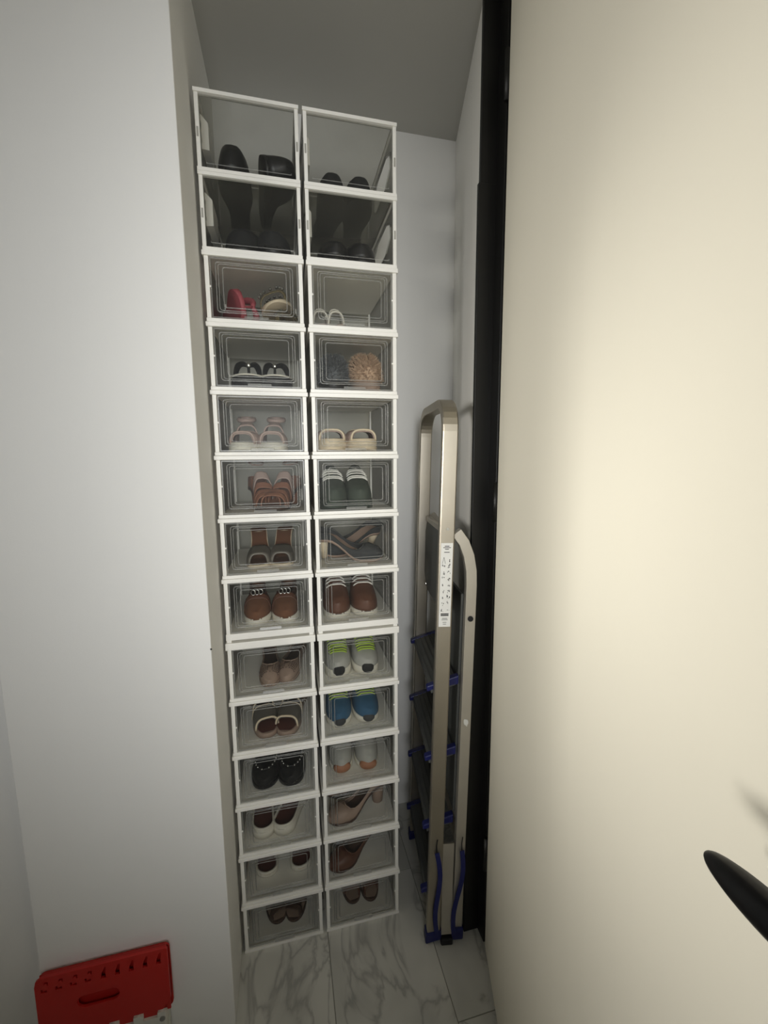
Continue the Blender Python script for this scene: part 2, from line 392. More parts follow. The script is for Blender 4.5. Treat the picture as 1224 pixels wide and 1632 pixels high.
# ------------------------------------------------------------------ shoes
def wf(t, k=2.0):
    if t < .12: return .68*math.sqrt(max(0, 1-((.12-t)/.12)**2))
    if t < .36: return .68 - .03*(t-.12)/.24
    if t < .70: u = (t-.36)/.34; u = u*u*(3-2*u); return .65 + .35*u
    return max(0, 1-((t-.70)/.30)**k)**.5
def outward(bm):
    bmesh.ops.recalc_face_normals(bm, faces=bm.faces)
    n = len(bm.verts); zc = min(v.co.z for v in bm.verts); xc = sum(v.co.x for v in bm.verts)/n; yc = sum(v.co.y for v in bm.verts)/n
    sgn = 0.
    for f in bm.faces:
        c = f.calc_center_median(); sgn += f.calc_area()*(f.normal.x*(c.x-xc)*3 + f.normal.z*(c.z-zc) + f.normal.y*(c.y-yc)*.3)
    if sgn < 0: bmesh.ops.reverse_faces(bm, faces=bm.faces[:])
class Shoe:
    def __init__(s, name, label, cat, group, side, loc, rotz, L=.25, W=.088, plat=.018, heel=0., wedge=True, k=2.2, tilt=(0, 0)):
        s.L, s.W, s.plat, s.heel, s.wedge, s.k, s.side = L, W, plat, heel, wedge, k, side
        s.o = empty(name, loc, (tilt[0], tilt[1], rotz), label, cat, group)
    def S(s, t):
        u = min(1, max(0, (.64-t)/.46)); return u*u*(3-2*u)
    def cx(s, t): return -s.side*s.W*.07*math.sin(math.pi*(t-.1)*1.05)
    def y(s, t): return s.L*(.5-t)
    def zt(s, t): return s.plat + s.heel*s.S(t)
    def hw(s, t, sc=1.): return s.W/2*wf(t, s.k)*sc
    def ts(s, n): return [(1-math.cos(math.pi*i/n))/2 for i in range(n+1)]
    def sole(s, m, name='sole', z0=None, z1=None, sc=1.03, t0=0., t1=1., n=18):
        mb = MB(); vs = []; fs = []
        for t in [t0+(t1-t0)*q for q in s.ts(n)]:
            w = s.hw(t, sc); c = s.cx(t); y = s.y(t)
            zt = s.zt(t) if z1 is None else z1
            zb = (0 if s.wedge else max(0, s.zt(t)-s.plat)) if z0 is None else z0
            rise = .006*max(0, (t-.85)/.15)**2 if z0 is None else 0
            vs += [(c-w, y, zb+rise), (c-w, y, zt), (c, y, zt), (c+w, y, zt), (c+w, y, zb+rise), (c, y, zb+rise)]
        for i in range(n):
            for k in range(6): fs.append((i*6+k, i*6+(k+1)%6, (i+1)*6+(k+1)%6, (i+1)*6+k))
        mb.add(vs, fs); me = mb.mesh(name, m, smooth=False); bevel_soft(me)
        return link(name, me, s.o)
    def insole(s, m, sc=.9, dz=.0015, t0=.01, t1=.97, name='insole', th=.002):
        mb = MB(); vs = []; fs = []; n = 14
        for q in s.ts(n):
            t = t0+(t1-t0)*q; w = s.hw(t, sc); c = s.cx(t); z = s.zt(t)+dz
            vs += [(c-w, s.y(t), z), (c, s.y(t), z-.0006), (c+w, s.y(t), z)]
        for i in range(n):
            for k in range(2): fs.append((i*3+k, i*3+k+1, i*3+k+4, i*3+k+3))
        mb.add(vs, fs); return mb.build(name, m, s.o, smooth=True)
    def arch_pt(s, t, phi, h, sc=1., a=.62, b=.85, zoff=0.):
        w = s.hw(t, sc); cc = math.cos(phi); ss = max(0, math.sin(phi))
        return (s.cx(t) + w*math.copysign(abs(cc)**a, cc), s.y(t), s.zt(t) + zoff + h*ss**b)
    def upper(s, m, hf, t0=0., t1=1., throat=None, gap=None, name='upper', sc=1., th=.0025, nt=22, nc=7, a=.62, b=.85, zoff=-.003, parent=None, back=None):
        """hf: height table; throat: t below which the top is open; gap: half angle (deg) table of opening"""
        mb = MB(); vs = []; fs = []
        ts = [t0+(t1-t0)*q for q in s.ts(nt)]
        if throat is not None:
            ts = sorted(set([t for t in ts if abs(t-throat) > .012] + [throat, throat-.004]))
        rows = len(ts); C = 2*nc
        for t in ts:
            h = interp(hf, t); g = 0.
            if throat is not None and t < throat: g = R(interp(gap, t)) if isinstance(gap, list) else R(gap)*min(1, ((throat-t)/(throat*.45)))**.5
            for j in range(C):
                if j < nc: phi = (math.pi/2-g)*j/(nc-1)
                else: phi = math.pi/2+g + (math.pi/2-g)*(j-nc)/(nc-1)
                vs.append(s.arch_pt(t, phi, h, sc, a, b, zoff))
        for i in range(rows-1):
            for j in range(C-1):
                if j == nc-1 and throat is not None and ts[i] < throat-.001: continue
                fs.append((i*C+j, i*C+j+1, (i+1)*C+j+1, (i+1)*C+j))
        mb.add(vs, fs)
        me = bpy.data.meshes.new(name); me.from_pydata(mb.v, [], mb.f)
        bm = bmesh.new(); bm.from_mesh(me); bmesh.ops.remove_doubles(bm, verts=bm.verts, dist=.0001)
        outward(bm)
        bmesh.ops.solidify(bm, geom=bm.faces[:], thickness=th)
        bm.to_mesh(me); bm.free()
        for p in me.polygons: p.use_smooth = True
        me.materials.append(m)
        s.rimpts = []
        if throat is not None:
            L_ = [Vector(vs[i*C+nc-1]) for i in range(rows) if ts[i] <= throat-.003]; R_ = [Vector(vs[i*C+nc]) for i in range(rows) if ts[i] <= throat-.003]
            s.rimpts = L_ + R_[::-1]
        return link(name, me, parent or s.o)
    def rim(s, m, r=.002, name='collar'):
        P = [s.rimpts[0]]
        for p in s.rimpts[1:]:
            if (p-P[-1]).length > .002: P.append(p)
        if (P[0]-P[-1]).length < .002: P.pop()
        return MB().tube(P, r, 6, closed=True).build(name, m, s.o, smooth=True)
    def strap(s, m, ta, tb, h, th=.004, name='strap', sc=1.04, a=.6, b=.8, nt=6, skew=0., bulge=0.):
        """band over the foot between ta and tb"""
        mb = MB(); vs = []; fs = []; nc = 13
        for i in range(nt+1):
            u = i/nt
            for j in range(nc):
                v = j/(nc-1); phi = math.pi*v
                t = ta + (tb-ta)*u + skew*(v-.5)*s.side
                hh = h*(1 - .18*(u-.5)) + bulge*math.sin(math.pi*u)
                vs.append(s.arch_pt(min(.985, max(.01, t)), phi, hh, sc, a, b, -.004))
        for i in range(nt):
            for j in range(nc-1): fs.append((i*nc+j, i*nc+j+1, (i+1)*nc+j+1, (i+1)*nc+j))
        me = bpy.data.meshes.new(name); me.from_pydata(vs, [], fs)
        bm = bmesh.new(); bm.from_mesh(me); outward(bm); bmesh.ops.solidify(bm, geom=bm.faces[:], thickness=th)
        bm.to_mesh(me); bm.free()
        for p in me.polygons: p.use_smooth = True
        me.materials.append(m); o = link(name, me, s.o)
        s.edges = [[Vector(vs[j]) for j in range(nc)], [Vector(vs[nt*nc+j]) for j in range(nc)]]
        return o
    def edge(s, m, which, r=.0018, name='edging', parent=None):
        return MB().tube(s.edges[which], r, 6).build(name, m, parent or s.o, smooth=True)
    def tube(s, m, pts, r=.004, name='strap', n=6, closed=False):
        return MB().tube(pts, r, n, closed).build(name, m, s.o, smooth=True)
    def laces(s, m, hf, tl, half=34, r=.0021, sc=1.03):
        mb = MB()
        for q, t in enumerate(tl):
            pts = []
            for k in range(7):
                phi = R(90-half + 2*half*k/6); pts.append(s.arch_pt(t + .006*((k % 2)), phi, interp(hf, t)+.003, sc))
            o = MB().tube(pts, r, 6).build('lace', m, s.o, smooth=True)
    def heel_block(s, m, t=.09, top=.04, bot=.02, name='heel'):
        z = s.zt(t)-s.plat+.004; y = s.y(t); n = 10; vs = []
        for zz, r, dy in ((0, bot, 0), (z*.5, (top*.45+bot*.55), 0), (z+.004, top, 0)):
            for k in range(n): a = 2*math.pi*k/n; vs.append((s.cx(t)+r/2*math.cos(a)*.9, y+r/2*math.sin(a)+dy, zz))
        fs = [tuple(range(n-1,-1,-1)), tuple(range(2*n,3*n))]
        for i in range(2):
            for k in range(n): fs.append((i*n+k, i*n+(k+1)%n, (i+1)*n+(k+1)%n, (i+1)*n+k))
        return MB().add(vs, fs).build(name, m, s.o, smooth=True)
    def ankle(s, m, t=.12, h=.07, r=.003, rx=.8, name='ankle_strap'):
        pts = []
        for k in range(18):
            a = 2*math.pi*k/18; pts.append((s.cx(t)+s.hw(t)*rx*math.cos(a), s.y(t)-.012+s.L*.12*math.sin(a), s.zt(t)+h+.006*math.sin(a)))
        return s.tube(m, pts, r, name, closed=True)
def bevel_soft(me):
    bm = bmesh.new(); bm.from_mesh(me); bmesh.ops.remove_doubles(bm, verts=bm.verts, dist=.0001); bmesh.ops.recalc_face_normals(bm, faces=bm.faces)
    bm.to_mesh(me); bm.free()
    for p in me.polygons: p.use_smooth = abs(p.normal.z) < .5

SN_H = [(0,.070),(.12,.062),(.30,.060),(.50,.082),(.62,.074),(.78,.056),(.90,.046),(1,.034)]
LOW_H = [(0,.052),(.15,.046),(.35,.046),(.55,.060),(.70,.054),(.85,.044),(1,.028)]
FLAT_H = [(0,.048),(.15,.040),(.4,.032),(.6,.042),(.78,.044),(.9,.036),(1,.022)]
WORDS = {1:'top',2:'second',3:'third',4:'fourth',5:'fifth',6:'sixth',7:'seventh',8:'eighth',9:'ninth',10:'tenth',11:'eleventh',12:'twelfth',13:'thirteenth',14:'bottom'}
def where(c, r):
    return ('left' if c == 'L' else 'right') + ' column, ' + WORDS[r] + (' box' if r in (1, 14) else ' box from top')

def pair(c, r, name, desc, cat, specs, make, gdesc=None, **kw):
    """two shoes in a box; specs: (fx, depth of toe, rotz deg, [tiltx, tilty, dz])"""
    zf = row_z(r) + (.0088 if r > 2 else .0087)
    for i, sp in enumerate(specs):
        fx, dep, rz = sp[:3]; tx, ty, dz = (sp[3:6] if len(sp) > 3 else (0, 0, 0))
        side = -1 if i == 0 else 1
        L = kw.get('L', .25)
        lab = ('left ' if i == 0 else 'right ') + desc + ', ' + where(c, r)
        s = Shoe(name, lab, cat, gdesc or 'shoes in the stacked boxes', side, (col_x(c)+fx*BW, dep+L/2, zf+dz+.0002), R(rz), tilt=(R(tx), R(ty)), **kw)
        make(s, i)

M = mat
# leather and fabric colours
BLK = M('black_leather', '121214', .45, noise=.1); BLKM = M('black_fabric', '17181a', .85, noise=.15, bump=.4, bscale=500)
CHAR = M('charcoal_fabric', '3a3c3e', .9, noise=.15, bump=.5, bscale=400)
WHT = M('white_rubber', 'dcd8cc', .6, noise=.04); CRM = M('cream_leather', 'd8c8ae', .6, noise=.05)
BRN = M('brown_leather', '5d3a2a', .5, noise=.15); DBRN = M('dark_brown_leather', '4a352a', .55, noise=.15); RBR = M('red_brown_insole', '55291f', .7, noise=.1)
TAN = M('tan_leather', '875a43', .55, noise=.15); PINKB = M('dusty_pink_leather', 'a8938a', .6, noise=.08)
TAUPE = M('taupe_leather', '9c8678', .6, noise=.1); GRY = M('grey_mesh', '8b8b88', .8, noise=.12, bump=.4, bscale=600)
SILV = M('silver_metal', 'c9c9c6', .25, 1.); GREEN = M('dark_green_canvas', '3c453d', .8, noise=.12, bump=.3, bscale=600)
LIME = M('lime_laces', 'a4c23a', .7); BLUES = M('blue_mesh', '2c5878', .8, noise=.15, bump=.4, bscale=600)
ORNG = M('orange_rubber', '9c6a4c', .6, noise=.1); PINK = M('pink_rubber', 'a44c56', .6, noise=.06); OLIVE = M('olive_leather', '6d6247', .6, noise=.12)
PEWT = M('pewter_leather', '7d7871', .4, .3, noise=.12); FURT = M('tan_fur', 'b59a82', .95, noise=.3, scale=200); FURD = M('grey_fur', '5a5d60', .95, noise=.25, scale=200)
GRYL = M('light_grey_mesh', 'a9a9a4', .8, noise=.1, bump=.3, bscale=600)
LACEW = M('white_laces', 'e8e6df', .8); CLRS = clear('clear_strap', .8, .25, .5, .1, 'd5cfc4')
SUED = M('brown_suede', '6b4630', .95, noise=.2, scale=120)

# --- makers
def mk_sneaker(up, sole, lace=None, coll=None, toe=None, hf=SN_H, side=None, heelcap=None, tl=(.55,.595,.64,.685,.73,.775), throat=.53, tw=.24):
    def f(s, i):
        s.sole(sole); s.insole(DBRN if coll is None else coll)
        s.upper(up, hf, throat=throat, gap=48); s.rim(coll or up, .0035)
        if lace:
            tg = MB(); vs = []; fs = []
            for a in range(5):
                for b in range(5):
                    u = a/4; phi = R(60 + 60*b/4); p = s.arch_pt(throat-.02+.06*(1-u)-.05*u, phi, interp(hf, .5)+.001+.008*u, .9)
                    vs.append((p[0], p[1], p[2]+.003*u))
            for a in range(4):
                for b in range(4): fs.append((a*5+b, a*5+b+1, a*5+b+6, a*5+b+5))
            s_ = MB().add(vs, fs).build('tongue', up, s.o, smooth=True)
            s.laces(lace, hf, tl)
        if toe: MB().ball((s.cx(.95), s.y(.955), s.plat*.90), s.W*tw, .016, s.plat*.85, 14, 10).build('toe_bumper', toe, s.o, smooth=True)
        if side:
            for ta in (.62, .70): s.strap(side, ta-.012, ta+.012, interp(hf, ta)+.001, .0015, 'side_stripe', 1.02)
    return f
def mk_slide(strap, sole, insole, edge=None, ta=.50, tb=.80, h=.052, second=False, toe_open=True):
    def f(s, i):
        s.sole(sole); s.insole(insole, .94)
        s.strap(strap, ta, tb, h, .006)
        if edge: s.edge(edge, 1, .003); s.edge(edge, 0, .002)
        if second: s.strap(strap, .22, .30, h+.016, .004)
    return f
def mk_thong(sole, strap, insole, edge=None, orn=None, r=.0045):
    def f(s, i):
        s.sole(sole); s.insole(insole, .97, .001)
        if edge: 
            pts = [(s.cx(t)-s.hw(t, 1.035), s.y(t), s.zt(t)) for t in s.ts(16)] + [(s.cx(t)+s.hw(t, 1.035), s.y(t), s.zt(t)) for t in s.ts(16)[::-1][1:-1]]
            s.tube(edge, pts, .0022, 'welt', closed=True)
        ap = (s.cx(.80), s.y(.80), s.zt(.8)+.028)
        s.tube(strap, [(s.cx(.84), s.y(.84), s.zt(.84)), ap], .0035, 'toe_post')
        for q in (-1, 1):
            e = (s.cx(.50)+q*s.hw(.5, .98), s.y(.5), s.zt(.5)); mid = (s.cx(.64)+q*s.hw(.64)*.72, s.y(.64), s.zt(.64)+.036)
            A_, B_, C_ = Vector(ap), Vector((mid[0]*.55+e[0]*.45, mid[1], mid[2]+.022)), Vector(e)
            s.tube(strap, [A_*(1-u)**2 + B_*2*u*(1-u) + C_*u*u for u in [k/9 for k in range(10)]], [r*(.85+.75*math.sin(math.pi*k/9)) for k in range(10)], 'strap', 8)
        if orn: 
            MB().ball((ap[0], ap[1]-.003, ap[2]+.003), .006, .005, .008).build('ornament', orn, s.o, smooth=True)
    return f
def mk_flat(up, sole, insole, rimm=None, hf=FLAT_H, throat=.66, gap=62, rr=.0018, studs=None, strap=None, buckle=None, dots=None):
    def f(s, i):
        s.sole(sole); s.insole(insole, .93)
        s.upper(up, hf, throat=throat, gap=gap); rp = list(s.rimpts); s.rim(rimm or up, rr, 'piping')
        if studs:
            acc = 0; last = rp[0]
            for p in rp[1:]:
                acc += (p-last).length; last = p
                if acc > .011: 
                    acc = 0; MB().ball(p + Vector((0, -.001, .0015)), .0032, .0032, .0032, 8, 6).build('stud', studs, s.o, smooth=True)
        if dots:
            mb = MB()
            for t in (.785, .815, .845, .875, .90):
                for k in range(11):
                    phi = R(32 + 11.6*k + (5.8 if int(t*1000) % 2 else 0))
                    p = s.arch_pt(t, phi, interp(hf, t)+.0024, 1.05, zoff=-.003); mb.ball((p[0], p[1]-.0012, p[2]+.0004), .0017, .0017, .0014, 6, 4)
            mb.build('perforations', dots, s.o)
        if strap: s.strap(strap, throat+.01, throat+.06, interp(hf, throat)+.003, .002)
        if buckle:
            p = s.arch_pt(throat+.035, math.pi/2, interp(hf, throat)+.006)
            for q in range(3):
                c0 = Vector(p) + Vector(((q-1)*.010, -.001, .003))
                s.tube(buckle, [c0+Vector((.006*math.cos(a), .001*q, .0075*math.sin(a))) for a in [2*math.pi*k/10 for k in range(10)]], .0016, 'chain_link', closed=True)
    return f
def mk_pump(up, sole, insole, hm=None, top=.032, bot=.014, hf=None, throat=.70, gap=60, strap=None):
    hf = hf or [(0,.050),(.15,.040),(.4,.024),(.6,.030),(.75,.038),(.9,.030),(1,.014)]
    def f(s, i):
        s.sole(sole); s.insole(insole, .93); s.upper(up, hf, throat=throat, gap=gap); s.rim(up, .0015, 'piping'); s.heel_block(hm or up, top=top, bot=bot)
        if strap: s.ankle(strap)
    return f
def mk_mule(strapm, sole, insole, hm, ta=.60, tb=.86, h=.045, top=.04, bot=.03):
    def f(s, i):
        s.sole(sole); s.insole(insole, .95); s.strap(strapm, ta, tb, h, .004); s.heel_block(hm, top=top, bot=bot)
    return f
def mk_strappy(strapm, sole, insole, n=3, hm=None, h=.045, ank=True, jewels=None, a0=.52, a1=.84):
    def f(s, i):
        s.sole(sole); s.insole(insole, .96)
        for q in range(n):
            ta = a0 + (a1-a0)*q/max(1, n-1) - .03; s.strap(strapm, ta, ta+.055, h+.006*(1-q), .0035, skew=.10*(-1)**q)
            if jewels:
                for e in s.edges[0][3:10]: MB().ball(e + Vector((0, -.003, .005)), .0045, .0045, .0045, 6, 5).build('jewel', jewels, s.o)
        if ank: s.ankle(strapm)
        if hm: s.heel_block(hm, top=.036, bot=.026)
    return f
def mk_boot(up, sole, shaft=.145):
    hf = [(0,shaft),(.18,shaft),(.36,shaft*.96),(.50,.085),(.62,.066),(.78,.054),(.9,.046),(1,.034)]
    def f(s, i):
        s.sole(sole); s.insole(DBRN, .9); s.upper(up, hf, throat=.42, gap=52, b=.6); s.rim(up, .004)
        s.upper(sole, [(0,.03),(1,.03)], t0=.84, t1=1.0, name='toe_cap', sc=1.03, nt=6, b=1.1)
    return f
def mk_fur(fur, sole):
    hf = [(0,.03),(.3,.03),(.42,.070),(.6,.078),(.8,.070),(.92,.056),(1,.04)]
    def f(s, i):
        s.sole(sole); s.insole(fur, .95); s.upper(fur, hf, t0=.36, t1=1.0, sc=1.05, th=.006)
        mb = MB(); rnd = random.Random(11+i+len(bpy.data.objects))
        for q in range(1500):
            t = 1 - .63*rnd.random()**1.5; phi = math.pi*rnd.random(); h = interp(hf, t)
            p = Vector(s.arch_pt(t, phi, h, 1.05)); c = Vector((s.cx(t), s.y(min(t, .8)), s.zt(t)+h*.25))
            d = (p-c).normalized() + Vector((rnd.uniform(-.5,.5), rnd.uniform(-.5,.5), rnd.uniform(-.5,.4)))
            d.normalize(); w = d.orthogonal().normalized()*.0016; l = rnd.uniform(.006, .014)
            e = p + d*l
            if e.z < .002: continue
            w2 = d.cross(w)
            mb.add([p-w, p+w, p+w2, e], [(0,1,3),(1,2,3),(2,0,3)])
        mb.build('fur', fur, s.o)
    return f

# --- fill the boxes: row by row
BOXES = []
def box(c, r, txt):
    lab = txt + ', ' + where(c, r)
    (large_box if r < 3 else small_box)(r, c, lab)
box('L', 1, 'large clear box with black slippers'); pair('L', 1, 'slipper', 'plain black rubber slipper', 'slipper', [(.31, .016, 0), (.585, .018, 4, 0, 80, .0335)], mk_flat(BLK, BLK, BLKM, BLK, [(0,.02),(.4,.03),(.55,.070),(.8,.072),(.92,.066),(1,.045)], .50, 60), L=.26, W=.074, plat=.014, k=3.4)
box('R', 1, 'large clear box with black flats'); pair('R', 1, 'ballet_flat', 'round-toed black flat', 'shoe', [(.31, .045, 2), (.67, .045, -2)], mk_flat(BLKM, BLK, BLK, throat=.62, hf=[(0,.055),(.4,.05),(.6,.062),(.8,.064),(.92,.056),(1,.03)]), L=.26, W=.074, plat=.014, k=2.6)
box('L', 2, 'large clear box with black knitted sneakers'); pair('L', 2, 'knitted_sneaker', 'black knitted slip-on sneaker', 'shoe', [(.34, .020, 5), (.74, .014, -6)], mk_sneaker(BLKM, BLK, None, BLKM, None, hf=[(t, h*1.05) for t, h in SN_H]), L=.27, W=.094, plat=.022, k=2.6)
box('R', 2, 'large clear box with round black sneakers'); pair('R', 2, 'sneaker', 'plain black sneaker with round toe', 'shoe', [(.30, .022, 4), (.70, .018, -8)], mk_sneaker(BLK, BLK, None, BLKM, None), L=.265, W=.088, plat=.020, k=2.4)

box('L', 3, 'clear box with pink thong sandals'); 
def mk_pinkflop(s, i): mk_thong(PINK, PINK, PINK, r=.006)(s, i); s.o['label'] = 'pink rubber flip-flop propped on edge, left column, third box from top'
pair('L', 3, 'flip_flop', 'pink rubber flip-flop propped on the side panel', 'sandal', [(.180, .024, 14, 0, 76, .051)], mk_pinkflop, L=.24, W=.092, plat=.016)
pair('L', 3, 'jewelled_sandal', 'olive sandal with silver jewels', 'sandal', [(.66, .040, 26), (.775, .045, -10, 0, -16, .054)], mk_strappy(OLIVE, CRM, OLIVE, 2, None, .038, False, SILV), L=.22, W=.080, plat=.012)
box('R', 3, 'clear box with pale clear-strap sandals'); pair('R', 3, 'clear_strap_sandal', 'pale sandal with clear straps', 'sandal', [(.17, .022, 0), (.37, .018, 2)], mk_slide(CLRS, TAUPE, TAUPE, WHT, ta=.58, tb=.66, h=.066), L=.25, W=.044, plat=.010)
box('L', 4, 'clear box with black thong sandals'); pair('L', 4, 'thong_sandal', 'black thong sandal edged in white', 'sandal', [(.31, .020, 8), (.70, .020, -4)], mk_thong(BLK, BLK, BLKM, WHT, SILV, .005), L=.25, W=.086, plat=.034)
box('R', 4, 'clear box with two furry slippers')
def mk_darkfur(s, i): mk_fur(FURD, BLK)(s, i); s.o['label'] = 'charcoal grey fur slipper, right column, fourth box from top'
pair('R', 4, 'fur_slipper', 'charcoal furry slipper', 'slipper', [(.29, .030, 0)], mk_darkfur, L=.25, W=.074, plat=.03)
def mk_tanfur(s, i): s.side = 1; mk_fur(FURT, TAUPE)(s, i); s.o['label'] = 'fluffy tan fur slipper, right column, fourth box from top'
pair('R', 4, 'fur_slipper', 'tan furry slipper', 'slipper', [(.715, .030, 0)], mk_tanfur, L=.25, W=.080, plat=.034)
box('L', 5, 'clear box with dusty pink platform sandals'); pair('L', 5, 'platform_sandal', 'dusty pink platform sandal with white sole', 'sandal', [(.27, .020, 0), (.63, .020, -3)], lambda s, i: (mk_slide(PINKB, WHT, TAUPE, PINKB, .58, .92, .034)(s, i), s.strap(PINKB, .36, .50, .062, .004), s.ankle(PINKB, .16, .072, .007)), L=.25, W=.080, plat=.024)
box('R', 5, 'clear box with beige platform slides'); pair('R', 5, 'slide_sandal', 'beige platform slide with cream-edged strap', 'sandal', [(.24, .022, 0), (.66, .020, -3)], mk_slide(PINKB, CRM, BRN, CRM, .54, .91, .031), L=.25, W=.086, plat=.034)
box('L', 6, 'clear box with tan strappy heels'); pair('L', 6, 'strappy_heel', 'tan leather strappy heel', 'sandal', [(.44, .045, 14, 0, 0, 0), (.695, .030, -20, 0, 0, 0)], lambda s, i: (mk_strappy(TAN, DBRN, TAN, 3, TAN, .044, True)(s, i), s.upper(TAN, [(0,.058),(.2,.050),(.34,.030)], t0=0., t1=.34, throat=.345, gap=60, name='heel_cup', nt=10), s.strap(PINKB, .40, .46, .066, .003, 'instep_strap', skew=.08)), L=.22, W=.074, plat=.010, heel=.045, wedge=False)
box('R', 6, 'clear box with dark green sneakers'); pair('R', 6, 'sneaker', 'dark green sneaker with white laces', 'shoe', [(.25, .016, 0), (.62, .020, -5)], mk_sneaker(GREEN, GREEN, LACEW, BLKM), L=.27, W=.080, plat=.024, k=2.6)
box('L', 7, 'clear box with pewter mules'); pair('L', 7, 'mule', 'pewter mule with brown insole', 'shoe', [(.36, .040, 2), (.68, .040, -4)], mk_mule(PEWT, CRM, SUED, SUED, .60, .92, .036), L=.23, W=.068, plat=.012, heel=.066, wedge=False)
box('R', 7, 'clear box with grey pumps tipped over'); pair('R', 7, 'pump', 'grey suede pump with pale heel, tipped over', 'shoe', [(.475, -.010, 72, 0, -14, .0065), (.505, .070, -66, 0, 26, .0125)], mk_pump(CHAR, TAUPE, TAUPE, CRM, .034, .018), L=.19, W=.064, plat=.008, heel=.058, wedge=False)
box('L', 8, 'clear box with brown loafers'); pair('L', 8, 'loafer', 'brown suede loafer with silver chain, white sole', 'shoe', [(.31, .030, 2), (.70, .024, -3)], mk_flat(SUED, WHT, DBRN, BRN, [(0,.058),(.15,.050),(.4,.044),(.66,.050),(.76,.047),(.88,.038),(1,.024)], .74, 50, .003, None, BRN, SILV), L=.26, W=.074, plat=.022)
box('R', 8, 'clear box with brown sneakers'); pair('R', 8, 'sneaker', 'brown leather sneaker with white sole edge', 'shoe', [(.26, .026, 1), (.67, .026, -3)], mk_sneaker(BRN, WHT, LACEW, DBRN, None, tl=(.62, .68, .73)), L=.27, W=.080, plat=.018, k=2.6)
box('L', 9, 'clear box with beige perforated flats'); pair('L', 9, 'ballet_flat', 'beige perforated slip-on flat', 'shoe', [(.43, .026, 2), (.75, .034, -12)], mk_flat(TAUPE, TAUPE, DBRN, TAUPE, [(0,.044),(.2,.036),(.5,.028),(.74,.034),(.86,.032),(1,.018)], .76, 60, .002, dots=DBRN), L=.25, W=.064, plat=.010, k=1.8)
box('R', 9, 'clear box with grey and lime trainers'); pair('R', 9, 'running_shoe', 'pale grey running shoe with lime laces', 'shoe', [(.26, .030, 0), (.68, .027, -4)], mk_sneaker(GRYL, WHT, LIME, LIME, BLKM, hf=[(t, h*.82) for t, h in SN_H], tl=(.64,.68,.72,.76,.80,.84,.87)), L=.27, W=.080, plat=.026, k=2.6)
box('L', 10, 'clear box with brown strap slides'); pair('L', 10, 'slide_sandal', 'brown slide with pale-edged double strap', 'sandal', [(.30, .030, 12), (.73, .024, -14)], lambda s, i: (mk_slide(PEWT, TAUPE, RBR, CRM, .62, .86, .034)(s, i), s.strap(PEWT, .46, .56, .050, .005), s.edge(CRM, 1, .002)), L=.24, W=.070, plat=.020)
box('R', 10, 'clear box with blue trainers'); pair('R', 10, 'running_shoe', 'blue running shoe with lime laces', 'shoe', [(.26, .034, 0), (.68, .034, -3)], mk_sneaker(BLUES, WHT, LIME, LIME, CHAR, hf=[(t, h*.9) for t, h in SN_H], tl=(.62,.66,.70,.74,.78,.82)), L=.27, W=.080, plat=.020, k=2.6)
box('L', 11, 'clear box with black studded slippers'); pair('L', 11, 'studded_flat', 'black flat with silver studs around the opening', 'shoe', [(.31, .032, 2), (.71, .026, -6)], mk_flat(BLK, BLK, BLKM, BLK, [(0,.046),(.2,.038),(.5,.032),(.76,.033),(.88,.034),(1,.022)], .89, 58, .002, SILV), L=.25, W=.080, plat=.016)
box('R', 11, 'clear box with grey and orange trainers'); pair('R', 11, 'running_shoe', 'grey running shoe with orange toe', 'shoe', [(.27, .040, 1), (.69, .034, -6)], mk_sneaker(GRYL, WHT, GRY, GRY, ORNG, hf=SN_H, tl=(.62,.67,.72), tw=.36), L=.26, W=.074, plat=.020, k=2.4)
box('L', 12, 'clear box with white slip-ons'); pair('L', 12, 'slip_on', 'white slip-on with brown insole', 'shoe', [(.30, .036, 178), (.655, .030, 164)], mk_flat(WHT, WHT, RBR, WHT, [(0,.030),(.15,.029),(.4,.027),(.6,.036),(.75,.040),(.9,.034),(1,.02)], .60, 66, .0035), L=.24, W=.092, plat=.022)
box('R', 12, 'clear box with taupe pumps'); pair('R', 12, 'pump', 'taupe block-heel pump', 'shoe', [(.47, -.020, -74, 0, 0, 0), (.50, .075, -80, 0, 0, 0)], mk_pump(TAUPE, DBRN, DBRN, TAUPE, .044, .034), L=.19, W=.066, plat=.008, heel=.058, wedge=False)
box('L', 13, 'clear box with white-rimmed slip-ons'); pair('L', 13, 'slip_on', 'white-rimmed slip-on with dark brown insole', 'shoe', [(.31, .060, 178), (.72, .056, 183)], mk_flat(CRM, WHT, RBR, WHT, [(0,.016),(.15,.016),(.4,.016),(.6,.028),(.75,.036),(.9,.03),(1,.02)], .62, 66, .0040), L=.24, W=.096, plat=.012)
box('R', 13, 'clear box with dark brown pumps'); pair('R', 13, 'pump', 'dark brown pointed pump', 'shoe', [(.42, -.010, -58, 0, 10, .0055), (.555, .070, -58, 0, 10, .0055)], mk_pump(BRN, DBRN, DBRN, DBRN, .030, .014), L=.19, W=.072, plat=.008, heel=.045, wedge=False, k=1.7)
box('L', 14, 'clear box with dark strappy sandals'); pair('L', 14, 'strappy_sandal', 'dark brown strappy sandal', 'sandal', [(.32, .042, 12), (.72, .036, -12)], mk_strappy(DBRN, DBRN, TAUPE, 4, None, .032, False, None, .60, .89), L=.24, W=.066, plat=.014)
box('R', 14, 'clear box with dark brown sandals'); pair('R', 14, 'slide_sandal', 'dark brown leather crossed-strap sandal', 'sandal', [(.36, .046, 6), (.71, .040, -8)], mk_strappy(BRN, DBRN, TAUPE, 3, None, .038, False, None, .64, .88), L=.23, W=.060, plat=.014)

